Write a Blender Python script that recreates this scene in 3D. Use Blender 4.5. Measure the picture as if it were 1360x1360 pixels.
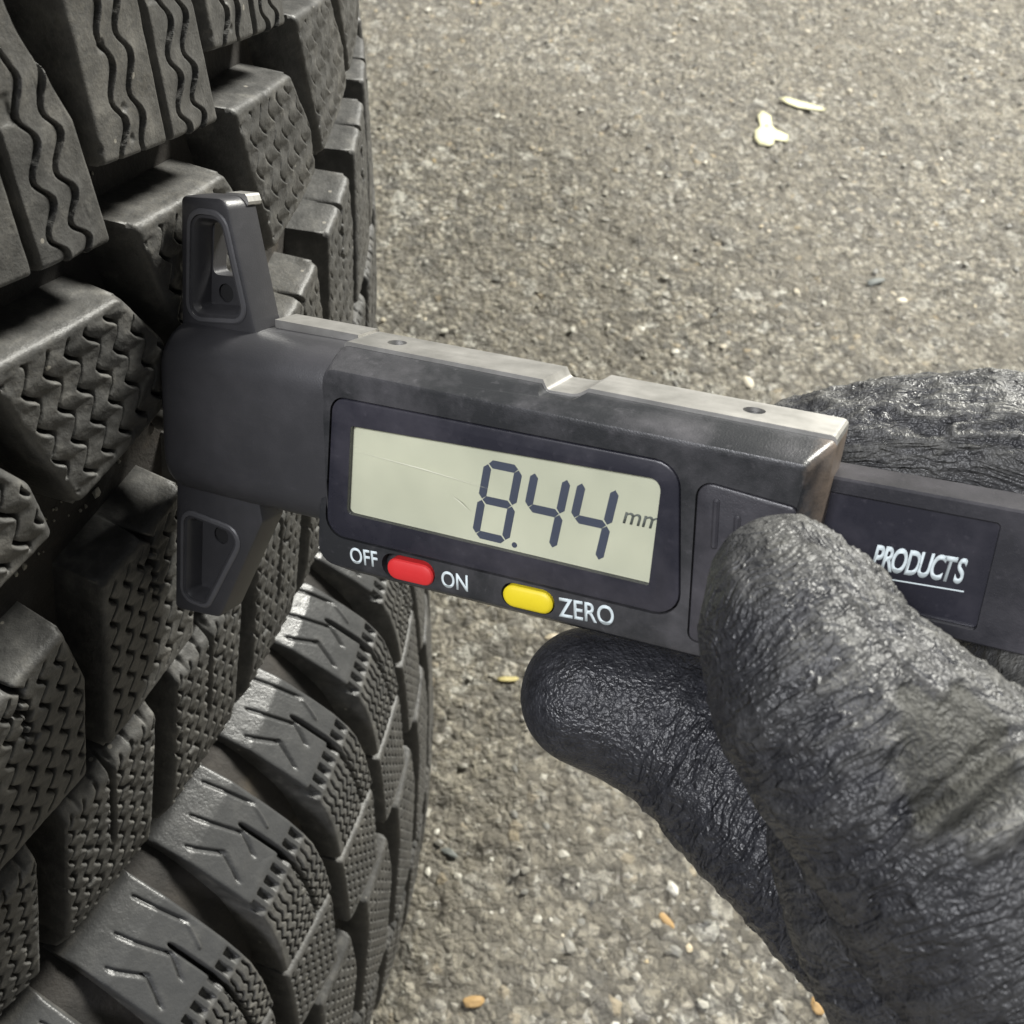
import bpy, bmesh, math, random
import numpy as np
from mathutils import Matrix, Vector

for o in list(bpy.data.objects):
    bpy.data.objects.remove(o)
SC = bpy.context.scene
COL = SC.collection
rng = np.random.default_rng(7)
random.seed(7)
MM = 0.001

# ------------------------------------------------------------------ camera
# world: origin under the axis of the upper tyre, Z up (tyre axes), X outwards, Y away from the viewer
RA = np.array([0.9996, -0.0164, -0.0210])     # world X in camera axes
CA = np.array([0.0, 0.7895, -0.6137])         # world Y in camera axes
AA = np.array([0.0267, 0.6135, 0.7893])       # world Z in camera axes
RA = RA / np.linalg.norm(RA)
AA = AA - (AA @ RA) * RA; AA /= np.linalg.norm(AA)
CA = np.cross(AA, RA)
MROT = np.array([RA, CA, AA])                 # camera axes -> world axes
C_AX = np.array([-320.6, 0.0, -319.4])        # a point of the tyre axis seen from the camera (mm)
Z_OFF = 144.0
FPX = 1340.0


def cam2w(p):
    q = MROT @ (np.asarray(p, float) - C_AX)
    q[2] += Z_OFF
    return q * MM


def view_pt(px, py, depth):
    return cam2w([(px - 680) / FPX * depth, -(py - 680) / FPX * depth, -depth])


cam_data = bpy.data.cameras.new('camera')
cam = bpy.data.objects.new('camera', cam_data)
COL.objects.link(cam)
cw = cam2w([0, 0, 0])
M = Matrix.Identity(4)
for i in range(3):
    for j in range(3):
        M[i][j] = MROT[i][j]
    M[i][3] = cw[i]
cam.matrix_world = M
cam_data.sensor_fit = 'HORIZONTAL'
cam_data.angle = 2 * math.atan(680 / FPX)
cam_data.clip_start = 0.005
cam_data.clip_end = 60
cam_data.dof.use_dof = True
cam_data.dof.focus_distance = 0.135
cam_data.dof.aperture_fstop = 60.0
SC.camera = cam

# ------------------------------------------------------------------ light
world = bpy.data.worlds.new('World')
SC.world = world
world.use_nodes = True
bg = world.node_tree.nodes['Background']
bg.inputs[0].default_value = (0.93, 0.97, 1.0, 1)
bg.inputs[1].default_value = 0.10


def area_lamp(name, loc, target, size, power, color, size_y=None):
    d = bpy.data.lights.new(name, 'AREA')
    d.energy = power
    d.color = color
    d.size = size
    if size_y:
        d.shape = 'RECTANGLE'; d.size_y = size_y
    o = bpy.data.objects.new(name, d)
    COL.objects.link(o)
    o.location = loc
    o.rotation_euler = (Vector(target) - Vector(loc)).to_track_quat('-Z', 'Y').to_euler()
    return o


area_lamp('unseen_lamp', (1.85, 1.55, 2.05), (0.35, 0.1, 0.25), 0.7, 205, (1.0, 0.98, 0.905), 0.5)
area_lamp('unseen_lamp', (-0.7, -1.3, 2.4), (0.35, 0.1, 0.2), 0.9, 76, (0.96, 0.965, 1.0), 0.5)  # added fill lamp, lights the gauge face and hand but not the tread

SC.view_settings.view_transform = 'Standard'
SC.view_settings.look = 'None'
SC.view_settings.exposure = 0.2
SC.view_settings.gamma = 1.0
SC.render.engine = 'CYCLES'


# ------------------------------------------------------------------ helpers
def tag(o, label=None, cat=None, group=None, kind=None):
    if label: o['label'] = label
    if cat: o['category'] = cat
    if group: o['group'] = group
    if kind: o['kind'] = kind
    return o


def empty(name, mat=None):
    o = bpy.data.objects.new(name, None)
    o.empty_display_size = 0.01
    COL.objects.link(o)
    if mat is not None:
        o.matrix_world = mat
    return o


def link(name, me, mat=None, parent=None):
    o = bpy.data.objects.new(name, me)
    COL.objects.link(o)
    if mat is not None and len(me.materials) == 0:
        me.materials.append(mat)
    if parent is not None:
        o.parent = parent
    return o


def mesh_np(name, V, F, smooth=True):
    me = bpy.data.meshes.new(name)
    V = np.asarray(V, np.float32)
    F = np.asarray(F, np.int32)
    n = F.shape[1]
    me.vertices.add(len(V)); me.vertices.foreach_set('co', V.ravel())
    me.loops.add(F.size); me.loops.foreach_set('vertex_index', F.ravel())
    me.polygons.add(len(F))
    me.polygons.foreach_set('loop_start', np.arange(0, F.size, n, dtype=np.int32))
    me.polygons.foreach_set('loop_total', np.full(len(F), n, np.int32))
    me.polygons.foreach_set('use_smooth', np.full(len(F), smooth))
    me.update(calc_edges=True)
    return me


def mesh_py(name, V, F, smooth=False):
    me = bpy.data.meshes.new(name)
    me.from_pydata([tuple(map(float, v)) for v in V], [], [tuple(map(int, f)) for f in F])
    me.update()
    if smooth:
        me.polygons.foreach_set('use_smooth', [True] * len(me.polygons))
    return me


def attr(me, name, vals):
    a = me.attributes.new(name, 'FLOAT', 'POINT')
    a.data.foreach_set('value', np.asarray(vals, np.float32))


def hash3(ix, iy, iz, seed=0):
    h = (ix.astype(np.int64) * 374761393 + iy.astype(np.int64) * 668265263 + iz.astype(np.int64) * 2147483647 + seed * 1274126177) & 0xFFFFFFFF
    h = ((h ^ (h >> 13)) * 1274126177) & 0xFFFFFFFF
    h = (h ^ (h >> 16)) & 0xFFFFFFFF
    h = ((h ^ (h >> 15)) * 2246822519) & 0xFFFFFFFF
    h = (h ^ (h >> 13)) & 0xFFFFFFFF
    return h / 4294967295.0


def vnoise(x, y, z, seed=0):
    x, y, z = np.broadcast_arrays(np.asarray(x, float), np.asarray(y, float), np.asarray(z, float))
    ix, iy, iz = np.floor(x), np.floor(y), np.floor(z)
    fx, fy, fz = x - ix, y - iy, z - iz
    fx = fx * fx * (3 - 2 * fx); fy = fy * fy * (3 - 2 * fy); fz = fz * fz * (3 - 2 * fz)
    r = 0
    for dx in (0, 1):
        wx = fx if dx else 1 - fx
        for dy in (0, 1):
            wy = fy if dy else 1 - fy
            for dz in (0, 1):
                wz = fz if dz else 1 - fz
                r = r + wx * wy * wz * hash3(ix + dx, iy + dy, iz + dz, seed)
    return r * 2 - 1


def sstep(a, b, x):
    t = np.clip((x - a) / (b - a), 0, 1)
    return t * t * (3 - 2 * t)


# ------------------------------------------------------------------ materials
class NT:
    def __init__(self, name):
        self.m = bpy.data.materials.new(name)
        self.m.use_nodes = True
        self.t = self.m.node_tree
        self.p = self.t.nodes['Principled BSDF']

    def n(self, typ, **kw):
        nd = self.t.nodes.new(typ)
        for k, v in kw.items():
            setattr(nd, k, v)
        return nd

    def l(self, a, b):
        self.t.links.new(a, b)

    def noise(self, vec, scale, detail=3, rough=0.6):
        nd = self.n('ShaderNodeTexNoise')
        nd.inputs['Scale'].default_value = scale
        nd.inputs['Detail'].default_value = detail
        nd.inputs['Roughness'].default_value = rough
        self.l(vec, nd.inputs['Vector'])
        return nd.outputs['Fac']

    def ramp(self, fac, stops):
        nd = self.n('ShaderNodeValToRGB')
        e = nd.color_ramp.elements
        while len(e) < len(stops):
            e.new(0.5)
        for k, (p, c) in enumerate(stops):
            e[k].position = p
            e[k].color = (c[0], c[1], c[2], 1) if len(c) >= 3 else (c[0],) * 3 + (1,)
        self.l(fac, nd.inputs[0])
        return nd.outputs[0]

    def mix(self, fac, a, b, mode='MIX'):
        nd = self.n('ShaderNodeMix', data_type='RGBA', blend_type=mode)
        for v, i in ((fac, 0), (a, 6), (b, 7)):
            if hasattr(v, 'is_linked') or hasattr(v, 'node'):
                self.l(v, nd.inputs[i])
            else:
                nd.inputs[i].default_value = v if i == 0 else (v[0], v[1], v[2], 1)
        return nd.outputs[2]

    def math(self, op, a, b=None, clamp=False):
        nd = self.n('ShaderNodeMath', operation=op, use_clamp=clamp)
        for i, v in enumerate((a, b)):
            if v is None: continue
            if hasattr(v, 'node'): self.l(v, nd.inputs[i])
            else: nd.inputs[i].default_value = v
        return nd.outputs[0]

    def bump(self, h, strength=0.4, dist=0.0003, normal=None):
        nd = self.n('ShaderNodeBump')
        nd.inputs['Strength'].default_value = strength
        nd.inputs['Distance'].default_value = dist
        self.l(h, nd.inputs['Height'])
        if normal is not None: self.l(normal, nd.inputs['Normal'])
        return nd.outputs[0]

    def pos(self):
        return self.n('ShaderNodeNewGeometry').outputs['Position']

    def obj(self):
        return self.n('ShaderNodeTexCoord').outputs['Object']

    def at(self, name):
        return self.n('ShaderNodeAttribute', attribute_name=name).outputs['Fac']

    def set(self, base=None, rough=None, metal=None, spec=None, normal=None):
        for k, v in (('Base Color', base), ('Roughness', rough), ('Metallic', metal), ('Specular IOR Level', spec), ('Normal', normal)):
            if v is None: continue
            if hasattr(v, 'node'): self.l(v, self.p.inputs[k])
            elif k == 'Base Color': self.p.inputs[k].default_value = (v[0], v[1], v[2], 1)
            else: self.p.inputs[k].default_value = v
        return self.m


def mat_rubber():
    k = NT('tyre_rubber')
    P = k.pos()
    big = k.noise(P, 38, 4)
    mid = k.noise(P, 240, 4, 0.65)
    fine = k.noise(P, 1500, 3, 0.7)
    col = k.ramp(mid, [(0.3, (0.040, 0.040, 0.039)), (0.55, (0.074, 0.073, 0.070)), (0.80, (0.150, 0.145, 0.132))])
    dust = k.ramp(big, [(0.46, (0, 0, 0)), (0.72, (1, 1, 1))])
    d2 = k.math('MULTIPLY', dust, k.ramp(fine, [(0.35, (0, 0, 0)), (0.7, (1, 1, 1))]))
    col = k.mix(k.math('MULTIPLY', d2, 0.45), col, (0.155, 0.143, 0.120))
    # small pale dust specks
    v = k.n('ShaderNodeTexVoronoi'); v.inputs['Scale'].default_value = 420; k.l(P, v.inputs['Vector'])
    rs = k.n('ShaderNodeSeparateColor'); k.l(v.outputs['Color'], rs.inputs[0])
    sp = k.math('MULTIPLY', k.math('GREATER_THAN', rs.outputs[0], 0.965), k.math('LESS_THAN', v.outputs['Distance'], 0.16))
    col = k.mix(k.math('MULTIPLY', sp, 0.6), col, (0.32, 0.30, 0.26))
    pol = k.at('polish')
    col = k.mix(k.math('MULTIPLY', pol, 0.85), col, (0.050, 0.051, 0.052))
    rough = k.math('ADD', k.math('MULTIPLY', mid, 0.30), 0.36)
    rough = k.math('SUBTRACT', rough, k.math('MULTIPLY', pol, 0.16))
    h = k.math('ADD', k.math('MULTIPLY', fine, 0.5), mid)
    return k.set(col, rough, 0, 0.45, k.bump(h, 0.35, 0.0006))


def mat_floor_rubber():
    k = NT('groove_rubber')
    P = k.pos()
    n1 = k.noise(P, 60, 4); n2 = k.noise(P, 700, 4, 0.7)
    col = k.ramp(n1, [(0.35, (0.026, 0.025, 0.024)), (0.6, (0.045, 0.041, 0.037)), (0.8, (0.11, 0.092, 0.070))])
    return k.set(col, 0.75, 0, 0.3, k.bump(n2, 0.5, 0.0006))


def mat_plastic(name, col, rough=0.38, worn=(0.16, 0.155, 0.16), amt=0.55, tex=0.10):
    k = NT(name)
    P = k.obj()
    n1 = k.noise(P, 55, 6, 0.68); n2 = k.noise(P, 900, 3, 0.6); n3 = k.noise(P, 4500, 2)
    f = k.ramp(n1, [(0.45, (0, 0, 0)), (0.75, (1, 1, 1))])
    c = k.mix(k.math('MULTIPLY', f, amt), col, worn)
    c = k.mix(k.math('MULTIPLY', k.ramp(n2, [(0.62, (0, 0, 0)), (0.8, (1, 1, 1))]), 0.35), c, worn)
    r = k.math('ADD', k.math('MULTIPLY', n1, 0.30), rough - 0.12)
    return k.set(c, r, 0, 0.5, k.bump(n3, tex, 0.0002))


def mat_plain(name, col, rough=0.5, metal=0.0, spec=0.5):
    k = NT(name)
    n1 = k.noise(k.obj(), 700, 3)
    c = k.mix(k.math('MULTIPLY', n1, 0.35), col, tuple(0.72 * x for x in col))
    return k.set(c, rough, metal, spec)


def mat_metal():
    k = NT('brushed_steel')
    P = k.obj()
    mp = k.n('ShaderNodeMapping'); mp.inputs['Scale'].default_value = (60, 60, 4000); k.l(P, mp.inputs[0])
    n = k.noise(mp.outputs[0], 1.0, 3)
    n1 = k.noise(P, 220, 4)
    c = k.ramp(n1, [(0.3, (0.30, 0.295, 0.28)), (0.7, (0.46, 0.45, 0.43))])
    return k.set(c, k.math('ADD', k.math('MULTIPLY', n, 0.2), 0.40), 0.85, 0.5, k.bump(n, 0.15, 0.0002))


def mat_lcd():
    k = NT('lcd_glass')
    n = k.noise(k.obj(), 60, 3)
    c = k.ramp(n, [(0.3, (0.58, 0.575, 0.455)), (0.7, (0.74, 0.725, 0.575))])
    return k.set(c, 0.45, 0, 0.3)


def mat_pane():
    k = NT('clear_window')
    for nd in list(k.t.nodes): k.t.nodes.remove(nd)
    o = k.n('ShaderNodeOutputMaterial'); tr = k.n('ShaderNodeBsdfTransparent'); gl = k.n('ShaderNodeBsdfGlossy')
    tr.inputs[0].default_value = (0.96, 0.97, 0.96, 1)
    gl.inputs['Roughness'].default_value = 0.12
    mx = k.n('ShaderNodeMixShader'); mx.inputs[0].default_value = 0.05
    k.l(tr.outputs[0], mx.inputs[1]); k.l(gl.outputs[0], mx.inputs[2]); k.l(mx.outputs[0], o.inputs[0])
    return k.m


def mat_asphalt():
    k = NT('asphalt')
    P0 = k.pos()
    w = k.n('ShaderNodeTexNoise'); w.inputs['Scale'].default_value = 180; w.inputs['Detail'].default_value = 2
    k.l(P0, w.inputs['Vector'])
    add = k.n('ShaderNodeVectorMath', operation='MULTIPLY_ADD')
    k.l(w.outputs['Color'], add.inputs[0]); add.inputs[1].default_value = (0.004, 0.004, 0.004); k.l(P0, add.inputs[2])
    P = add.outputs[0]
    cols = []
    hs = []
    for sc, sd in ((115, 0.0), (240, 3.0), (520, 7.0)):
        v = k.n('ShaderNodeTexVoronoi'); v.inputs['Scale'].default_value = sc
        v.inputs['Randomness'].default_value = 1.0
        off = k.n('ShaderNodeVectorMath', operation='ADD'); off.inputs[1].default_value = (sd, sd * 1.7, 0)
        k.l(P, off.inputs[0]); k.l(off.outputs[0], v.inputs['Vector'])
        s = k.n('ShaderNodeSeparateColor'); k.l(v.outputs['Color'], s.inputs[0])
        cols.append((s.outputs[0], s.outputs[1], v.outputs['Distance']))
        hs.append(v.outputs['Distance'])
    big = k.noise(P0, 9, 4)
    c = k.ramp(cols[1][0], [(0.0, (0.070, 0.064, 0.052)), (0.35, (0.168, 0.153, 0.120)), (0.75, (0.270, 0.248, 0.196)), (1.0, (0.44, 0.41, 0.335))])
    c2 = k.ramp(cols[0][0], [(0.0, (0.10, 0.098, 0.088)), (0.3, (0.165, 0.156, 0.135)), (0.8, (0.30, 0.274, 0.213)), (0.93, (0.44, 0.43, 0.38))])
    c = k.mix(k.ramp(cols[0][1], [(0.45, (0, 0, 0)), (0.62, (0.85, 0.85, 0.85))]), c, c2)
    # odd warm or white stones
    odd = k.math('GREATER_THAN', cols[1][1], 0.95)
    c = k.mix(k.math('MULTIPLY', odd, 0.7), c, k.ramp(cols[1][0], [(0.3, (0.50, 0.48, 0.42)), (0.7, (0.42, 0.33, 0.19)), (0.9, (0.52, 0.50, 0.45))]))
    dk = k.math('GREATER_THAN', cols[2][1], 0.80)
    c = k.mix(k.math('MULTIPLY', dk, 0.55), c, (0.075, 0.07, 0.06))
    wt = k.math('GREATER_THAN', cols[2][0], 0.94)
    c = k.mix(k.math('MULTIPLY', wt, 0.75), c, (0.60, 0.58, 0.51))
    # binder between the grains
    e = k.ramp(cols[1][2], [(0.45, (0, 0, 0)), (0.75, (1, 1, 1))])
    c = k.mix(k.math('MULTIPLY', e, 0.7), c, (0.088, 0.081, 0.068))
    c = k.mix(k.ramp(big, [(0.35, (0, 0, 0)), (0.65, (0.55, 0.55, 0.55))]), c, (0.155, 0.141, 0.112))
    fine = k.noise(P0, 1800, 3, 0.7)
    h = k.math('ADD', k.math('MULTIPLY', hs[1], -1.0), k.math('MULTIPLY', hs[2], -0.5))
    h = k.math('ADD', h, k.math('MULTIPLY', fine, 0.35))
    r = k.ramp(cols[2][0], [(0.0, (0.75, 0.75, 0.75)), (0.7, (0.55, 0.55, 0.55)), (1.0, (0.18, 0.18, 0.18))])
    return k.set(c, r, 0, 0.5, k.bump(h, 1.0, 0.0030))


def mat_stone():
    k = NT('stone_chip')
    i = k.at('tone')
    c = k.ramp(i, [(0.0, (0.10, 0.098, 0.085)), (0.35, (0.25, 0.235, 0.195)), (0.65, (0.36, 0.345, 0.29)), (0.85, (0.55, 0.53, 0.46)), (0.93, (0.42, 0.33, 0.18)), (1.0, (0.62, 0.60, 0.54))])
    n = k.noise(k.pos(), 1300, 3)
    return k.set(k.mix(k.math('MULTIPLY', n, 0.4), c, (0.16, 0.15, 0.13)), 0.5, 0, 0.5, k.bump(n, 0.4, 0.0004))


def mat_glove():
    k = NT('glove_rubber')
    P = k.pos()
    n1 = k.noise(P, 70, 4); n2 = k.noise(P, 650, 4, 0.65); n3 = k.noise(P, 2600, 3)
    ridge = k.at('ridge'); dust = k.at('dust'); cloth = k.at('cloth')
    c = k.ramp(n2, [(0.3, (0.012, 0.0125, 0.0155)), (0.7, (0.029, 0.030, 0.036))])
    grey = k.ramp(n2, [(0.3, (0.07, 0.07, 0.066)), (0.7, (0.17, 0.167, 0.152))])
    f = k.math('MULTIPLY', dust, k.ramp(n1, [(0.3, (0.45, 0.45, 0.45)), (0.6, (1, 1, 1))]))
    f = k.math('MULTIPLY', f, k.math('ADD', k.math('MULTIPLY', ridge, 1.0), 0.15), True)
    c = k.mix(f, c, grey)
    c = k.mix(cloth, c, k.ramp(n2, [(0.3, (0.016, 0.016, 0.012)), (0.7, (0.036, 0.035, 0.027))]))
    r = k.math('ADD', k.math('MULTIPLY', n2, 0.30), 0.24)
    r = k.math('ADD', r, k.math('MULTIPLY', f, 0.22))
    r = k.math('ADD', r, k.math('MULTIPLY', cloth, 0.3))
    h = k.math('ADD', n2, k.math('MULTIPLY', n3, 0.4))
    cx = k.n('ShaderNodeCombineXYZ')
    k.l(k.math('MULTIPLY', k.at('along'), 0.95), cx.inputs[0]); k.l(k.math('MULTIPLY', k.at('round'), 0.30), cx.inputs[1])
    wr = k.noise(cx.outputs[0], 1.0, 1.2, 0.45)
    wr = k.math('SUBTRACT', 1.0, k.math('MULTIPLY', k.math('ABSOLUTE', k.math('SUBTRACT', wr, 0.5)), 7.0), True)
    wr = k.math('MULTIPLY', k.math('SMOOTH_MIN', wr, 0.8), k.at('tipf'))
    g1 = k.noise(P, 1050, 2, 0.5)
    g1 = k.math('SUBTRACT', 1.0, k.math('MULTIPLY', k.math('ABSOLUTE', k.math('SUBTRACT', g1, 0.5)), 6.0), True)
    nb = k.bump(k.math('ADD', h, k.math('MULTIPLY', g1, 0.9)), 0.42, 0.0004)
    return k.set(c, r, 0, 0.5, k.bump(wr, 0.65, 0.0004, nb))


def mat_leaf(name, col):
    k = NT(name)
    n = k.noise(k.obj(), 260, 4)
    c = k.mix(n, col, tuple(0.62 * x for x in col))
    return k.set(c, 0.6, 0, 0.4, k.bump(n, 0.3, 0.0005))


RUBBER = mat_rubber()
FLOORR = mat_floor_rubber()
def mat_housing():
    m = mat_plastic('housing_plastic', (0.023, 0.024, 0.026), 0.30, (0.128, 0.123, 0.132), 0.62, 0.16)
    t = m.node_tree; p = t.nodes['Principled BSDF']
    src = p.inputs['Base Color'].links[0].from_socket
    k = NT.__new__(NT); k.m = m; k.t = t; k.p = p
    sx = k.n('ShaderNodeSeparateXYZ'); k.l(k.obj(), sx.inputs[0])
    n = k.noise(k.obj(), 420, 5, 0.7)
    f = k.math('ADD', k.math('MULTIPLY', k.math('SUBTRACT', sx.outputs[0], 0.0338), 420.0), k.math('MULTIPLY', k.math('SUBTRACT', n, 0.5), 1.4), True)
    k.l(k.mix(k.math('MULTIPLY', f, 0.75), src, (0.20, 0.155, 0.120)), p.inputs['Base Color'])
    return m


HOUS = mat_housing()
BLACK = mat_plastic('black_plastic', (0.026, 0.026, 0.031), 0.32, (0.110, 0.104, 0.116), 0.58, 0.16)
SMOOTH = mat_plastic('stem_plastic', (0.034, 0.034, 0.037), 0.35, (0.064, 0.062, 0.068), 0.5, 0.12)
BEZEL = mat_plastic('glossy_bezel', (0.022, 0.022, 0.030), 0.26, (0.085, 0.080, 0.095), 0.55, 0.03)
HOLE = mat_plain('hole_shadow', (0.01, 0.01, 0.01), 0.8)
DARK = mat_plain('hole_shade', (0.008, 0.008, 0.009), 0.7)  # near-black fill, the shade inside the holes put in as colour
STEEL = mat_metal()
LCD = mat_lcd()
PANE = mat_pane()
SEG = mat_plain('lcd_segment', (0.082, 0.092, 0.135), 0.5, 0, 0.2)
GHOST = mat_plain('lcd_unit', (0.16, 0.17, 0.16), 0.5, 0, 0.2)
RED = mat_plain('red_button', (0.62, 0.028, 0.030), 0.5)
YEL = mat_plain('yellow_button', (0.78, 0.62, 0.02), 0.5)
INK = mat_plain('white_ink', (0.66, 0.74, 0.76), 0.55)
SCR = mat_plain('scratch_edge', (0.80, 0.80, 0.66), 0.5)
ASPH = mat_asphalt()
STONE = mat_stone()
GLOVE = mat_glove()

# ------------------------------------------------------------------ ground
def graded(core0, core1, step, far0, far1):
    c = np.arange(core0, core1 + step / 2, step)
    out = [c]
    for side, lim in ((1, far1), (-1, far0)):
        x = c[-1] if side > 0 else c[0]
        s = step; ex = []
        while (x < lim) if side > 0 else (x > lim):
            s *= 1.22; x += side * s; ex.append(x)
        out.append(np.array(ex))
    return np.sort(np.concatenate(out))


def worley_dome(x, y, size, seed):
    gx, gy = np.floor(x / size), np.floor(y / size)
    best = np.full(x.shape, 9.0); hid = np.zeros(x.shape)
    for dx in (-1, 0, 1):
        for dy in (-1, 0, 1):
            cx, cy = gx + dx, gy + dy
            px = (cx + hash3(cx, cy, cx * 0, seed)) * size
            py = (cy + hash3(cx, cy, cx * 0 + 1, seed)) * size
            d = np.hypot(x - px, y - py) / size
            m = d < best
            best = np.where(m, d, best)
            hid = np.where(m, hash3(cx, cy, cx * 0 + 2, seed), hid)
    return best, hid


gx = graded(0.02, 1.15, 0.0020, -14, 14)
gy = graded(-0.30, 1.05, 0.0022, -14, 14)
X, Y = np.meshgrid(gx, gy)
d1, h1 = worley_dome(X, Y, 0.0085, 1)
d2, h2 = worley_dome(X, Y, 0.0045, 2)
Z = (1 - np.clip(d1, 0, 1) ** 2) * (0.0002 + 0.0016 * h1) + (1 - np.clip(d2, 0, 1) ** 2) * 0.0008 * h2
Z += 0.0015 * vnoise(X / 0.06, Y / 0.06, 0, 5) + 0.0010 * vnoise(X / 0.012, Y / 0.012, 0, 6)
Z -= 0.0022 * sstep(0.35, 0.75, vnoise(X / 0.007, Y / 0.007, 3, 8))
fade = sstep(2.2, 1.2, np.hypot(X - 0.5, Y - 0.4))
Z = (Z - 0.0035) * fade - 0.0035 * (1 - fade) * 0
nx, ny = len(gx), len(gy)
V = np.stack([X.ravel(), Y.ravel(), Z.ravel()], 1)
ii = (np.arange(ny - 1)[:, None] * nx + np.arange(nx - 1)[None]).ravel()
ground = link('ground', mesh_np('ground', V, np.stack([ii, ii + 1, ii + nx + 1, ii + nx], 1)), ASPH)
tag(ground, kind='structure')


def ground_z(x, y):
    j = np.clip(np.searchsorted(gx, x), 0, nx - 1); i = np.clip(np.searchsorted(gy, y), 0, ny - 1)
    return Z[i, j]


# loose grit: thousands of tiny faceted stones bedded in the asphalt
ICO_V = []
bm = bmesh.new(); bmesh.ops.create_icosphere(bm, subdivisions=1, radius=1)
ICO_V = np.array([v.co[:] for v in bm.verts]); ICO_F = np.array([[v.index for v in f.verts] for f in bm.faces]); bm.free()
NG = 9000
sx = rng.uniform(0.05, 1.12, NG); sy = rng.uniform(-0.28, 1.0, NG)
keep = np.hypot(sx, sy) > 0.17
sx, sy = sx[keep], sy[keep]
ns = len(sx)
size = 0.0006 + 0.0015 * rng.random(ns) ** 2.6
tone = rng.random(ns) ** 1.5
sz = ground_z(sx, sy)
VV = np.repeat(ICO_V[None], ns, 0) * (1 + 0.35 * rng.uniform(-1, 1, (ns, len(ICO_V), 1)))
VV[:, :, 2] *= rng.uniform(0.35, 0.7, (ns, 1)); VV[:, :, 0] *= rng.uniform(0.8, 1.7, (ns, 1))
an = rng.uniform(0, 6.28, ns)[:, None]
vx = VV[:, :, 0] * np.cos(an) - VV[:, :, 1] * np.sin(an); vy = VV[:, :, 0] * np.sin(an) + VV[:, :, 1] * np.cos(an)
VV = np.stack([vx * size[:, None] + sx[:, None], vy * size[:, None] + sy[:, None], VV[:, :, 2] * size[:, None] + sz[:, None] + size[:, None] * 0.15], 2)
FF = (ICO_F[None] + (np.arange(ns) * len(ICO_V))[:, None, None]).reshape(-1, 3)
gm = mesh_np('grit', VV.reshape(-1, 3), FF, False)
attr(gm, 'tone', np.repeat(tone, len(ICO_V)))
grit = tag(link('grit', gm, STONE), 'fine pale grit and stone chips bedded in the asphalt', 'grit', kind='stuff')


def ground_hit(px, py, z=0.0):
    d = view_pt(px, py, 100.0) - cw
    t = (z - cw[2]) / d[2]
    return cw + d * t


# ------------------------------------------------------------------ tyres
R0 = 285.0
NP = 64
DTH = 2 * math.pi / NP
KW = 1.18
PR_W = [-103, -102, -100, -97, -92, -85, -60, 0, 47.2, 64.9, 73.2, 77.9, 82.6, 87.3, 94.4, 99.1, 101.5]
PR_D = [30, 18, 12, 7.5, 4.5, 2.8, 1.2, 0, 1.8, 3.5, 5.2, 7.0, 10.0, 14.2, 21.5, 30, 42]


def prof(w):
    return R0 - np.interp(w, PR_W, PR_D)


def taper(w):             # grooves run out on the shoulders
    return 1 - 0.45 * np.maximum(sstep(80, 97, w), sstep(-94, -101, w))


def edge_poly(pts, v):
    p = np.array(pts, float)
    seg = np.r_[0, np.cumsum(np.hypot(*np.diff(p, axis=0).T))]
    seg /= seg[-1]
    return np.stack([np.interp(v, seg, p[:, 0]), np.interp(v, seg, p[:, 1])], -1)


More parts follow.
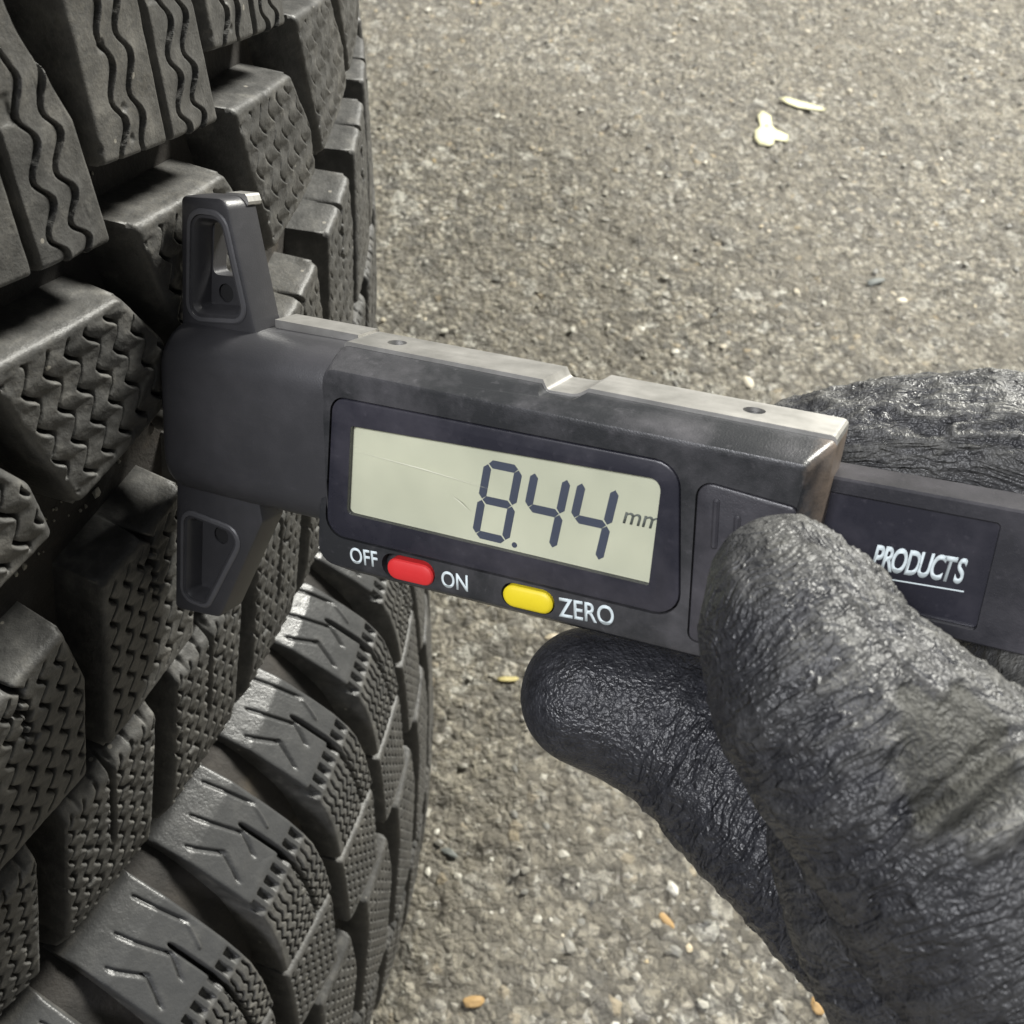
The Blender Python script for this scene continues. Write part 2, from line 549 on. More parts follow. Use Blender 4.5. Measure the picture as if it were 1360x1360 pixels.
def make_block(name, left, right, carve, step=0.24, depth=8.8, rnd=0.9, draft=0.9, wmap=None):
    """A tread block as a fine grid between its left and right edges (bottom to top), with walls."""
    hgt = np.hypot(*(np.array(left[-1]) - np.array(left[0])))
    wid = max(np.hypot(*(np.array(right[0]) - np.array(left[0]))), np.hypot(*(np.array(right[-1]) - np.array(left[-1]))))
    nu, nv = int(wid / step) + 1, int(hgt / step) + 1
    # denser rows near the rims
    def dist(n, L):
        t = np.linspace(0, 1, n)
        return t
    u, v = dist(nu, wid), dist(nv, hgt)
    Lp, Rp = edge_poly(left, v), edge_poly(right, v)
    S = Lp[:, None, 0] * (1 - u) + Rp[:, None, 0] * u
    W = Lp[:, None, 1] * (1 - u) + Rp[:, None, 1] * u
    du = np.minimum(u, 1 - u)[None] * np.hypot(*(Rp - Lp).T)[:, None]
    dv = np.minimum(v, 1 - v)[:, None] * hgt + 0 * du
    e = np.minimum(np.hypot(np.maximum(0, rnd - du), np.maximum(0, rnd - dv)), rnd * 1.4)
    hr = -(rnd - np.sqrt(np.maximum(rnd * rnd - np.minimum(e, rnd) ** 2, 0)))
    h, pol = carve(S, wmap(W) if wmap else W, u[None] + 0 * S, v[:, None] + 0 * S, du, dv)
    h = h + hr
    verts = [(S, W, h)]
    nb = nu * nv
    idx = np.arange(nb).reshape(nv, nu)
    F = np.stack([idx[:-1, :-1], idx[:-1, 1:], idx[1:, 1:], idx[1:, :-1]], -1).reshape(-1, 4)
    loop = np.concatenate([idx[0, :-1], idx[:-1, -1], idx[-1, ::-1][:-1], idx[::-1, 0][:-1]])
    Sf, Wf, Hf = S.ravel(), W.ravel(), h.ravel()
    cs, cw_ = Sf[loop].mean(), Wf[loop].mean()
    lS, lW = [Sf], [Wf]; lH = [Hf]; polv = [np.broadcast_to(pol, S.shape).ravel()]
    prev = loop; base = nb
    fs = [F]
    for dd in (0.25, 0.6, 1.0):
        ds, dw = Sf[loop] - cs, Wf[loop] - cw_
        ln = np.hypot(ds, dw)
        dep = depth * taper(Wf[loop])
        lS.append(Sf[loop] + ds / ln * draft * dd); lW.append(Wf[loop] + dw / ln * draft * dd * 0.7)
        lH.append(np.minimum(Hf[loop], 0) * (1 - dd) - dep * dd)
        polv.append(np.zeros(len(loop)))
        cur = np.arange(len(loop)) + base; base += len(loop)
        fs.append(np.stack([prev, cur, np.roll(cur, -1), np.roll(prev, -1)], -1))
        prev = cur
    S, W, H = np.concatenate(lS), np.concatenate(lW), np.concatenate(lH)
    r = prof(W) + H
    th = S / R0
    V = np.stack([r * np.cos(th), r * np.sin(th), W], 1) * MM
    me = mesh_np(name, V, np.concatenate(fs))
    attr(me, 'polish', np.concatenate(polv))
    me.materials.append(RUBBER)
    return me


def tri(x):
    return 2 * np.abs(2 * (x - np.floor(x + 0.5))) - 1


def groove(d, w):
    return np.exp(-(d / w) ** 2)


def carve_lug(S, W, u, v, du, dv, lines=(-90.6, -86.9, -77.6, -73.8), amp0=0.95, per=6.4, sw=0.14, rel=0.50):
    h = 0.0 * S
    x = S - 0.15 * (np.minimum(W, 66) - 40)
    amp = amp0 * sstep(66, 58, W)
    tread = sstep(65.6, 64.0, W)
    for k, x0 in enumerate(lines):
        line = x0 + amp * (1 + 0.35 * vnoise(W / 7, k * 3.1, 0, 12)) * np.sin(2 * np.pi * (W / per) + k * 0.6 + 0.7 * vnoise(W / 9, k * 2.3, 1, 13)) + 0.25 * vnoise(W / 3, k * 1.7, 2, 14)
        d = x - line
        h -= 1.9 * groove(d, sw) * tread
        side = rel * np.exp(-np.abs(d) / 1.1) * np.where(d > 0, 1, -0.7) * (0.6 + 0.4 * np.sin(2 * np.pi * W / per + k * 0.6 + 1.2))
        h += side * tread
    # slit that halves the lug, running out into the shoulder
    h -= 5.0 * groove(x + 81.6, 0.42) * sstep(77, 74.5, W)
    # dimple ladder on the shoulder edge
    lad = sstep(1.75, 1.25, np.abs(W - 67.6)) * sstep(0.35, 0.6, 0.5 + 0.5 * np.cos(2 * np.pi * (x + 94) / 2.9))
    h -= 1.7 * lad
    # thin raised and sunk marks on the smooth shoulder plate
    pl = sstep(70.0, 71.5, W)

    def seg(x0, w0, x1, w1, wd, a):
        px, pw = x1 - x0, w1 - w0
        t = np.clip(((x - x0) * px + (W - w0) * pw) / (px * px + pw * pw), 0, 1)
        return a * groove(np.hypot(x - x0 - t * px, W - w0 - t * pw), wd)
    for sgm in ((-91.5, 80.5, -88.6, 76.5, .34, -1.15), (-88.6, 76.5, -91.8, 72.8, .34, -1.15), (-85.4, 81.5, -82.8, 75.4, .34, -1.15), (-82.8, 75.4, -85.6, 72.6, .34, -1.15),
                (-77.6, 82, -76.2, 76.3, .34, -1.15), (-76.2, 76.3, -78.8, 73.0, .3, .55), (-71.6, 80.5, -72.2, 74.0, .34, -1.15)):
        h += seg(*sgm) * pl
    h += 0.06 * vnoise(S / 2.3, W / 2.3, 0, 3)
    h -= 0.35 * sstep(0.55, 0.9, vnoise(S / 1.5, W / 1.9, 4.4, 9)) * tread
    return h, np.clip(pl + sstep(65.5, 67, W), 0, 1)


def carve_scales(pitch, amp, per, x0, lean, margin, relief, depth, seed, wcut=None):
    def f(S, W, u, v, du, dv):
        zz = amp * tri(W / per) * 0.8 + amp * 0.3 * np.sin(2 * np.pi * W / per)
        q = (S - lean * W + zz - x0) / pitch
        fr = q - np.floor(q)
        d = np.minimum(fr, 1 - fr) * pitch
        m = sstep(margin - 0.7, margin + 0.5, du) * sstep(1.6, 3.2, dv)
        zmod = 0.55 + 0.45 * np.sin(2 * np.pi * W / per + 0.9)
        h = -1.9 * depth * groove(d, 0.21) * m
        h += relief * (fr - 0.5) * m * (0.35 + zmod)
        h += 0.08 * vnoise(S / 2.0, W / 2.0, 0, seed) + 0.05 * vnoise(S / .8, W / .8, 0, seed + 1)
        if wcut:
            h += wcut(S, W, u, v, du, dv)
        return h, 0 * S
    return f


def cut3(S, W, u, v, du, dv):
    mid = (u - 0.52) * 24 + 1.1 * tri(W / 5.0)
    return -4.5 * groove(mid, 0.4) * sstep(-22, -14, W)


def cut4(S, W, u, v, du, dv):
    x = S - 0.33 * (W + 42)
    h = -3.2 * groove((x + 21.3), 0.4) * sstep(-64, -60, W)
    # bevelled, notched upper rim
    rim = sstep(3.2, 0.6, -42.0 - W)
    h = h - 1.9 * rim * sstep(-47, -42, W)
    h -= 1.3 * rim * groove(((x / 4.1) - np.floor(x / 4.1 + 0.5)) * 4.1, 0.34)
    h -= 0.9 * sstep(0.4, 0.75, vnoise(S / 1.1, W / 1.5, 1.5, 21)) * sstep(-70, -66, W) * sstep(-44, -47, W)
    return h


def up_map(W):            # upper tyre: rows sit 14 mm lower on a wide crown
    return np.interp(W, [-101, -75, 45, 98.5], [-83.5, -61, 59, 83.5])


def up_pts(L):
    return [(x, float(np.interp(w_, [-83.5, -61, 59, 83.5], [-101, -75, 45, 98.5]))) for x, w_ in L]


def low_map(W):
    return W / KW


def low_pts(L):
    return [(x, w_ * KW) for x, w_ in L]


BLK = {
    'lug_upper': make_block('lug_upper', up_pts([(-94.9, 43.5), (-92.4, 60), (-90.6, 68), (-90.4, 83.5)]), up_pts([(-69.6, 35.0), (-68.4, 50.4), (-71.0, 60), (-71.2, 70), (-71.0, 83.5)]), carve_lug, step=0.17, wmap=up_map),
    'block_upper': make_block('block_upper', up_pts([(-62.6, 8.2), (-64.6, 22), (-65.6, 34.6)]), up_pts([(-39.4, 8.0), (-39.0, 17.5), (-43.6, 28.4)]),
                              carve_scales(3.75, 1.15, 5.2, 0.4, 0.06, 1.4, 0.70, 2.0, 31), step=0.19, rnd=1.3, wmap=up_map),
    'block_lower': make_block('block_lower', up_pts([(-48.6, -38.6), (-41.2, -20), (-36.8, -7.2)]), up_pts([(-25.2, -38.6), (-17.6, -20), (-17.0, -7.2)]),
                              carve_scales(3.3, 1.0, 4.3, 0.9, 0.36, 1.2, 0.42, 1.7, 41, cut3), rnd=1.2, wmap=up_map),
    'lug_lower': make_block('lug_lower', up_pts([(-47.5, -83.5), (-44.0, -76), (-42.4, -70), (-31.8, -42.2)]), up_pts([(-25.4, -83.5), (-22.0, -76), (-20.4, -70), (-9.8, -42.2)]),
                            carve_scales(2.9, 0.75, 4.0, 0.3, 0.33, 0.9, 0.36, 1.5, 51, cut4), rnd=0.9, wmap=up_map),
}


def carve_lug_fine(S, W, u, v, du, dv):
    return carve_lug(S, W, u, v, du, dv, tuple(np.arange(-93.2, -73.5, 2.15)), 0.55, 3.4, 0.20, 0.22)


BLK2 = {
    'lug_upper': make_block('lug_fine', low_pts([(-95.6, 46.8), (-92.4, 60), (-90.6, 68), (-90.4, 83.5)]), low_pts([(-73.6, 44.6), (-72.0, 55), (-71.2, 62), (-70.8, 70), (-70.2, 83.5)]), carve_lug_fine, wmap=low_map),
    'block_upper': make_block('block_fine', low_pts([(-101.2, 20.0), (-95.9, 45.2)]), low_pts([(-81.4, 17.0), (-74.6, 43.2)]), carve_scales(2.6, 0.7, 3.4, 0.4, 0.21, 0.9, 0.34, 1.6, 71), rnd=1.0, wmap=low_map),
    'block_lower': make_block('block_long', low_pts([(-53.5, -38.6), (-42.0, -8), (-37.0, 12.2)]), low_pts([(-32.6, -38.6), (-21.6, -8), (-18.6, 14.6)]),
                              carve_scales(3.0, 0.9, 4.0, 0.9, 0.36, 1.1, 0.36, 1.7, 72), rnd=1.1, wmap=low_map),
    'lug_lower': make_block('lug_under', low_pts([(-46.0, -85.5), (-42.4, -70), (-31.8, -42.2)]), low_pts([(-25.0, -85.5), (-21.6, -70), (-11.0, -42.2)]),
                            carve_scales(2.9, 0.75, 4.0, 0.3, 0.33, 0.9, 0.36, 1.5, 51, cut4), rnd=0.9, wmap=low_map),
}
CELL = {'lug_upper': 'shoulder_lug', 'block_upper': 'tread_block', 'block_lower': 'tread_block', 'lug_lower': 'shoulder_lug'}


def make_carcass():
    w = np.concatenate([np.linspace(-101, -88, 8), np.linspace(-82, 73, 26), np.linspace(78, 95, 8)])
    dep = 8.5 * taper(w)
    rr = prof(w) - dep
    outer = list(zip(rr, w))
    side = [(q, KW * z_) for q, z_ in ((R0 - 32, 82.5), (R0 - 38, 85), (R0 - 46, 86), (R0 - 60, 85), (R0 - 78, 80), (R0 - 95, 71), (R0 - 104, 64), (R0 - 107, 58), (R0 - 104, 55), (R0 - 96, 60), (R0 - 70, 74), (R0 - 45, 76), (R0 - 24, 66))]
    side_n = [(R0 - 30, 102.6), (R0 - 40, 103)] + side[3:]
    prf = outer + side + [(R0 - 19, 40), (R0 - 18, 0), (R0 - 19, -40)] + [(a, -b) for a, b in reversed(side_n)]
    n = 320
    th = np.arange(n) / n * 2 * np.pi
    p = np.array(prf)
    V = np.stack([np.outer(np.cos(th), p[:, 0]), np.outer(np.sin(th), p[:, 0]), np.tile(p[:, 1], (n, 1))], -1).reshape(-1, 3) * MM
    m = len(p)
    i, j = np.meshgrid(np.arange(n), np.arange(m), indexing='ij')
    i2, j2 = (i + 1) % n, (j + 1) % m
    F = np.stack([i * m + j, i2 * m + j, i2 * m + j2, i * m + j2], -1).reshape(-1, 4)
    me = mesh_np('carcass', V, F)
    me.materials.append(FLOORR)
    return me


CARC = make_carcass()


def make_tyre(loc, phase, label, kinds):
    root = empty('tyre')
    root.location = Vector(loc) * MM
    root.rotation_euler = (0, 0, phase)
    tag(root, label, 'tyre', 'tyres stacked flat on the asphalt')
    link('carcass', CARC, None, root)
    for key, me in kinds.items():
        for k in range(NP):
            o = link(CELL[key], me, None, root)
            o.rotation_euler = (0, 0, k * DTH)
    return root


TY = make_tyre((0, 0, 306.0), 0.0, 'worn black winter tyre under the gauge, on top of the stack', BLK)
make_tyre((9.0, -28.2, 103.0), 0.0333, 'black winter tyre with shiny shoulder marks, lying on the asphalt beneath another tyre', BLK2)

# dirt and small stones caught in the grooves of the upper tyre
bands = [(25.5, 3.0, 240), (-13.5, 4.5, 220), (-54.6, 0.8, 60)]
gv, gf, gt = [], [], []
nb_ = 0
for wc_, hw_, cnt in bands:
    for _ in range(cnt):
        w_ = wc_ + hw_ * rng.uniform(-1, 1); th_ = rng.uniform(-0.62, 0.15)
        sz_ = (0.18 + 0.75 * rng.random() ** 3)
        r_ = float(prof(w_)) - 8.45 + sz_ * 0.3
        c_ = np.array([r_ * math.cos(th_), r_ * math.sin(th_), w_])
        gv.append((ICO_V * (1 + 0.3 * rng.uniform(-1, 1, (len(ICO_V), 1))) * sz_ * np.array([0.7, 1, 1.2]) + c_) * MM)
        gf.append(ICO_F + nb_); nb_ += len(ICO_V)
        gt.append(np.full(len(ICO_V), rng.uniform(0.15, 0.8)))
tg = mesh_np('trapped_grit', np.concatenate(gv), np.concatenate(gf), False)
attr(tg, 'tone', np.concatenate(gt))
tag(link('trapped_grit', tg, STONE, TY), kind='stuff')

# ------------------------------------------------------------------ tread depth gauge
GX = np.array([0.89414121, -0.20025559, 0.40051118])
GY = np.array([0.03394696, 0.92216786, 0.38529734])
GZ = np.cross(GX, GY)
GO = np.array([(668 - 680) / FPX * 120, -(672 - 680) / FPX * 120, -120.0]) * 0.995
GM = Matrix.Identity(4)
_r = MROT @ np.stack([GX, GY, GZ], 1)
for i in range(3):
    for j in range(3):
        GM[i][j] = _r[i][j]
    GM[i][3] = cam2w(GO)[i]
gauge = empty('tread_depth_gauge', GM)
tag(gauge, 'black digital tread depth gauge with small screen, pressed against the upper tyre', 'depth gauge')


def round_poly(pts, rad, n=6):
    """Corner-rounded outline, counter-clockwise points -> list of (x, y)."""
    out = []
    m = len(pts)
    P = [np.array(p, float) for p in pts]
    if not hasattr(rad, '__len__'): rad = [rad] * m
    for i in range(m):
        a, b, c = P[i - 1], P[i], P[(i + 1) % m]
        u = (a - b) / np.linalg.norm(a - b); v = (c - b) / np.linalg.norm(c - b)
        half = math.acos(max(-1, min(1, float(u @ v)))) / 2
        r = rad[i]
        t = min(r / math.tan(half), 0.48 * np.linalg.norm(a - b), 0.48 * np.linalg.norm(c - b))
        r = t * math.tan(half)
        bis = (u + v); bis /= np.linalg.norm(bis)
        cen = b + bis * r / math.sin(half)
        p0, p1 = b + u * t, b + v * t
        a0 = math.atan2(*(p0 - cen)[::-1]); a1 = math.atan2(*(p1 - cen)[::-1])
        d = (a1 - a0 + math.pi) % (2 * math.pi) - math.pi
        for k in range(n + 1):
            an = a0 + d * k / n
            out.append(cen + r * np.array([math.cos(an), math.sin(an)]))
    return np.array(out)


def offset_poly(P, d):
    """Move an outline inwards by d (counter-clockwise)."""
    nx = np.roll(P, -1, 0) - np.roll(P, 1, 0)
    nx /= np.linalg.norm(nx, axis=1)[:, None] + 1e-12
    return P + np.stack([-nx[:, 1], nx[:, 0]], 1) * d


def loft(name, loops, mat=None, parent=None, smooth=True, swap=None):
    """Closed solid through outlines [(P, z)], z may be an array; swap maps (x, y, z) to gauge axes."""
    n = len(loops[0][0])
    V = []
    for P, z in loops:
        zz = np.broadcast_to(np.asarray(z, float), (n,))
        V.append(np.column_stack([P, zz]))
    V = np.concatenate(V)
    if swap is not None: V = V[:, swap]
    F = []
    for k in range(len(loops) - 1):
        for i in range(n):
            j = (i + 1) % n
            F.append((k * n + i, k * n + j, (k + 1) * n + j, (k + 1) * n + i))
    F.append(tuple(range(n - 1, -1, -1)))
    F.append(tuple((len(loops) - 1) * n + i for i in range(n)))
    me = mesh_py(name, V * MM, F)
    bm = bmesh.new(); bm.from_mesh(me); bmesh.ops.recalc_face_normals(bm, faces=bm.faces); bm.to_mesh(me); bm.free()
    if smooth:
        me.polygons.foreach_set('use_smooth', [True] * len(me.polygons))
        me.set_sharp_from_angle(angle=math.radians(32))
    if mat: me.materials.append(mat)
    if parent is None: return me
    return link(name, me, None, parent)


def plate(name, P, z0, z1, mat=None, parent=None, fil=0.25):
    """Slab from z0 (back) to z1 (front) with a filleted front rim."""
    L = [(P, z0), (P, z1 - fil), (offset_poly(P, fil * 0.3), z1 - fil * 0.3), (offset_poly(P, fil), z1)]
    return loft(name, L, mat, parent)


def boolean(me, cutters, name):
    o = bpy.data.objects.new(name, me); COL.objects.link(o)
    cs = []
    for c in cutters:
        co = bpy.data.objects.new('cutter', c); COL.objects.link(co); cs.append(co)
        md = o.modifiers.new('b', 'BOOLEAN'); md.operation = 'DIFFERENCE'; md.object = co; md.solver = 'EXACT'
    dg = bpy.context.evaluated_depsgraph_get(); dg.update()
    res = bpy.data.meshes.new_from_object(o.evaluated_get(dg))
    for co in cs:
        bpy.data.objects.remove(co)
    bpy.data.objects.remove(o)
    res.name = name
    res.polygons.foreach_set('use_smooth', [True] * len(res.polygons))
    res.set_sharp_from_angle(angle=math.radians(30))
    return res


def disc(cx, cy, r, n=28, sx=1.0):
    t = np.arange(n) / n * 2 * math.pi
    return np.stack([cx + r * sx * np.cos(t), cy + r * np.sin(t)], 1)


def pill(cx, cy, w, h, tilt=0.0, n=10):
    r = h / 2
    t = np.concatenate([np.linspace(-math.pi / 2, math.pi / 2, n), np.linspace(math.pi / 2, 1.5 * math.pi, n)])
    x = np.concatenate([np.full(n, w / 2 - r), np.full(n, -w / 2 + r)]) + r * np.cos(t)
    y = r * np.sin(t)
    return np.stack([cx + x * math.cos(tilt) - y * math.sin(tilt), cy + x * math.sin(tilt) + y * math.cos(tilt)], 1)


# --- housing
FACE = [(-27.6, -14.0), (31.0, -13.0), (34.2, 11.7), (-25.6, 13.1)]
RIMP = [(-28.2, -16.6), (34.4, -15.4), (35.9, 13.3), (-26.6, 15.0)]
FR = (2.6, 2.5, 0.8, 2.0)
f0 = round_poly(FACE, FR); r0 = round_poly(RIMP, (3.0, 3.0, 0.8, 2.2))
body = loft('housing', [(offset_poly(r0, 0.9), -12.2), (r0, -11.4), (r0, -4.2), (offset_poly(f0, -0.12), -0.45), (offset_poly(f0, 0.10), -0.12), (offset_poly(f0, 0.45), 0.0)])
BZ = round_poly([(-26.0, -9.5), (22.6, -8.9), (20.8, 9.2), (-24.2, 9.5)], (2.6, 2.8, 3.0, 2.0))
CV = round_poly([(23.9, -11.2), (30.6, -11.2), (33.6, 6.9), (23.0, 7.9)], (1.0, 1, 0.6, 1.6))
BTN_R = pill(-12.85, -11.85, 6.9, 2.9, 0.03)
BTN_Y = pill(3.8, -11.40, 6.7, 2.9, 0.03)
notch = round_poly([(2.8, 13.25), (6.8, 13.25), (13.0, 17.5), (0.4, 17.5)], (1.0, 3.0, 0.3, 0.3))
cut = [loft('c', [(offset_poly(BZ, -0.18), -1.4), (offset_poly(BZ, -0.18), 2.0)], smooth=False),
       loft('c', [(offset_poly(CV, -0.16), -0.9), (offset_poly(CV, -0.16), 2.0)], smooth=False),
       loft('c', [(pill(-13.25, -11.62, 8.0, 3.5, 0.03), -1.2), (pill(-13.25, -11.62, 8.0, 3.5, 0.03), 2.0)], smooth=False),
       loft('c', [(pill(3.75, -11.34, 7.2, 3.35, 0.03), -1.2), (pill(3.75, -11.34, 7.2, 3.35, 0.03), 2.0)], smooth=False),
       loft('c', [(notch, -20), (notch, -1.6)], smooth=False)]
bme = boolean(body, cut, 'housing')
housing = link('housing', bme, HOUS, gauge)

# --- steel back plate, its upper edge shows behind the housing
SP = round_poly([(-27.0, -13.6), (34.4, -11.0), (35.9, 13.75), (-25.4, 15.5)], (1, 1, 0.7, 0.7), 3)
sp = loft('back_plate', [(SP, -11.6), (SP, -4.6)], smooth=False)
hol = []
for hx in (-19.8, 26.2):
    yy = 15.5 - (hx + 25.4) * 1.75 / 61.3
    hol.append(loft('c', [(disc(hx, -8.2, 1.25, 20), yy - 1.6), (disc(hx, -8.2, 1.25, 20), yy + 1.0)], smooth=False, swap=[0, 2, 1]))
# a slim shelf of the plate stands 0.4 mm proud of the plastic on top
hol.append(loft('c', [(offset_poly(notch, 0.32), -20), (offset_poly(notch, 0.32), 2)], smooth=False))
spm = boolean(sp, hol, 'back_plate')
spo = link('back_plate', spm, STEEL, gauge)
for hx in (-19.8, 26.2):
    yy = 15.5 - (hx + 25.4) * 1.75 / 61.3
    loft('screw_hole_shade', [(disc(hx, -8.2, 1.15, 20), yy - 1.5), (disc(hx, -8.2, 1.15, 20), yy - 1.0)], DARK, spo, swap=[0, 2, 1])

# --- bezel with window, screen, digits
LW = round_poly([(-22.5, -5.9), (18.7, -5.75), (19.05, 7.15), (-21.5, 6.2)], (0.7, 0.3, 1.4, 0.5))
bz = plate('bezel', BZ, -1.35, 0.02, None, None, 0.3)
bzm = boolean(bz, [loft('c', [(LW, -2), (LW, 2)], smooth=False)], 'bezel')
bezel = link('bezel', bzm, BEZEL, gauge)
loft('screen', [(offset_poly(LW, -0.4), -1.3), (offset_poly(LW, -0.4), -0.75)], LCD, gauge, smooth=False)
screen = [o for o in gauge.children if o.name.startswith('screen')][0]
loft('window_pane', [(offset_poly(LW, 0.02), -0.30), (offset_poly(LW, 0.02), -0.18)], PANE, bezel, smooth=False)


def seg_poly(p0, p1, w, cut0=1, cut1=1):
    p0, p1 = np.array(p0), np.array(p1)
    d = (p1 - p0) / np.linalg.norm(p1 - p0); n = np.array([-d[1], d[0]]) * w / 2
    return [p0, p0 + d * w * .5 * cut0 - n, p1 - d * w * .5 * cut1 - n, p1, p1 - d * w * .5 * cut1 + n, p0 + d * w * .5 * cut0 + n]


def digit(ch, ox, oy, wd, ht, slant, parent):
    on = {'8': 'abcdefg', '4': 'bcfg', '0': 'abcdef'}[ch]
    h2 = ht / 2; w = 1.02; g = 0.10
    q = lambda x, y: (ox + x + slant * y, oy + y)
    pts = {'a': ((0, ht), (wd, ht)), 'b': ((wd, ht), (wd, h2)), 'c': ((wd, h2), (wd, 0)), 'd': ((0, 0), (wd, 0)), 'e': ((0, h2), (0, 0)), 'f': ((0, ht), (0, h2)), 'g': ((0, h2), (wd, h2))}
    for s in on:
        a, b = np.array(q(*pts[s][0])), np.array(q(*pts[s][1]))
        d = (b - a) / np.linalg.norm(b - a)
        P = np.array(seg_poly(a + d * g, b - d * g, w))
        loft('segment', [(P, -0.76), (P, -0.70)], SEG, parent, smooth=False)


digit('8', -3.95, -4.75, 4.05, 9.4, 0.155, screen)
digit('4', 2.25, -4.30, 4.05, 9.0, 0.155, screen)
digit('4', 8.15, -4.45, 4.05, 9.1, 0.155, screen)
loft('decimal_point', [(disc(1.35, -5.05, 0.36, 14), -0.76), (disc(1.35, -5.05, 0.36, 14), -0.70)], SEG, screen)


def text(name, body_, x, y, z, size, sx, mat, parent, ang=0.0, shear=0.0, bold=0.0, spacing=1.0, ext=0.03):
    c = bpy.data.curves.new(name, 'FONT')
    c.body = body_; c.size = 1.0; c.shear = shear; c.offset = bold; c.space_character = spacing
    c.extrude = 0.0; c.resolution_u = 6
    o = bpy.data.objects.new(name, c); COL.objects.link(o)
    dg = bpy.context.evaluated_depsgraph_get(); dg.update()
    me = bpy.data.meshes.new_from_object(o.evaluated_get(dg))
    bpy.data.objects.remove(o)
    bm = bmesh.new(); bm.from_mesh(me)
    r = bmesh.ops.extrude_face_region(bm, geom=bm.faces[:])
    for v in [e for e in r['geom'] if isinstance(e, bmesh.types.BMVert)]:
        v.co.z += ext / size
    bmesh.ops.recalc_face_normals(bm, faces=bm.faces)
    bm.to_mesh(me); bm.free()
    n = len(me.vertices); co = np.zeros(n * 3, np.float32); me.vertices.foreach_get('co', co); co = co.reshape(-1, 3)
    co[:, 0] -= co[:, 0].min()
    p = co * size
    p[:, 0] *= sx
    ca, sa = math.cos(ang), math.sin(ang)
    q = np.stack([x + p[:, 0] * ca - p[:, 1] * sa, y + p[:, 0] * sa + p[:, 1] * ca, z + p[:, 2]], 1) * MM
    me.vertices.foreach_set('co', q.astype(np.float32).ravel()); me.update()
    me.materials.clear(); me.materials.append(mat)
    return link(name, me, None, parent)


text('unit_marking', 'mm', 14.75, 0.85, -0.76, 3.0, 0.98, GHOST, screen, 0.02, 0.2, 0.008, 1.0, 0.05)
text('off_lettering', 'OFF', -22.1, -12.75, 0.01, 3.15, 0.80, INK, housing, 0.075, 0, 0.014)
text('on_lettering', 'ON', -8.25, -12.72, 0.01, 3.15, 0.80, INK, housing, 0.06, 0, 0.014)
text('zero_lettering', 'ZERO', 7.95, -12.55, 0.01, 3.55, 0.78, INK, housing, 0.085, 0, 0.014)

rb = loft('power_slider', [(BTN_R, -1.15), (BTN_R, 0.1), (offset_poly(BTN_R, 0.15), 0.32), (offset_poly(BTN_R, 0.45), 0.45), (offset_poly(BTN_R, 1.2), 0.52)], RED, gauge)
tag(rb, 'red sliding power switch')
yb = loft('zero_button', [(BTN_Y, -1.15), (BTN_Y, 0.1), (offset_poly(BTN_Y, 0.15), 0.28), (offset_poly(BTN_Y, 0.45), 0.40), (offset_poly(BTN_Y, 1.2), 0.46)], YEL, gauge)
tag(yb, 'yellow zero button')

# --- battery cover with grip ribs, lying in its pocket
cvp = CV
cover = plate('battery_cover', cvp, -0.85, 0.06, BLACK, gauge, 0.25)
for gx0, y0, y1 in ((25.05, 0.5, 6.3), (27.4, 1.6, 4.9), (29.8, 2.4, 3.9)):
    loft('grip_rib', [(pill(gx0 + 0.35, (y0 + y1) / 2, y1 - y0, 0.75, math.pi / 2 + 0.06), -0.1), (pill(gx0 + 0.35, (y0 + y1) / 2, y1 - y0, 0.75, math.pi / 2 + 0.06), 0.22),
                      (pill(gx0 + 0.35, (y0 + y1) / 2, y1 - y0 - .5, 0.25, math.pi / 2 + 0.06), 0.42)], BLACK, cover)

# hairline scratches on the window
for k, (x0, y0, x1, y1) in enumerate(((-20.6, 2.9, -2.0, 1.7), (-7.1, -0.2, -4.6, -1.7))):
    a_, b_ = np.array([x0, y0]), np.array([x1, y1]); m_ = (a_ + b_) / 2 + np.array([0, 0.12])
    P = np.array([a_, m_ - [0, .06], b_, m_ + [0, .06]])
    loft('scratch', [(P, -0.181), (P, -0.165)], SCR, bezel, smooth=False)

# --- stem: rounded bar between housing and foot
def dshape(y0, y1, z0, z1, rf, n=7):
    return round_poly([(y0, z0), (y1, z0), (y1, z1), (y0, z1)], (0.6, 0.6, rf, rf), n)


sec = []
for xx, ins in ((-54.0, 2.6), (-53.6, 1.2), (-52.9, 0.45), (-51.8, 0.0), (-40, 0.0), (-27.2, 0.15), (-25.5, 0.3)):
    sec.append((xx, dshape(-9.9 + ins, 15.0 - ins, -11.5, 0.2 - ins * 0.7, 5.6)))
n_ = len(sec[0][1])
V = np.concatenate([np.column_stack([np.full(n_, xx) - 0.0 + (0.075 * (P[:, 0] - 2.5) if xx < -45 else 0), P[:, 0], P[:, 1]]) for xx, P in sec])
F = []
for k in range(len(sec) - 1):
    for i in range(n_):
        j = (i + 1) % n_
        F.append((k * n_ + i, k * n_ + j, (k + 1) * n_ + j, (k + 1) * n_ + i))
F += [tuple(range(n_)), tuple((len(sec) - 1) * n_ + i for i in range(n_ - 1, -1, -1))]
sm = mesh_py('stem', V * MM, F)
bm = bmesh.new(); bm.from_mesh(sm); bmesh.ops.recalc_face_normals(bm, faces=bm.faces); bm.to_mesh(sm); bm.free()
sm.polygons.foreach_set('use_smooth', [True] * len(sm.polygons)); sm.set_sharp_from_angle(angle=math.radians(40))
stem = link('stem', sm, SMOOTH, gauge)
STP = np.array([(-38.5, 14.6), (-25.2, 14.2), (-25.2, 15.75), (-38.5, 16.1)])
loft('stem_plate', [(STP, -11.9), (STP, -7.4)], STEEL, gauge, smooth=False)

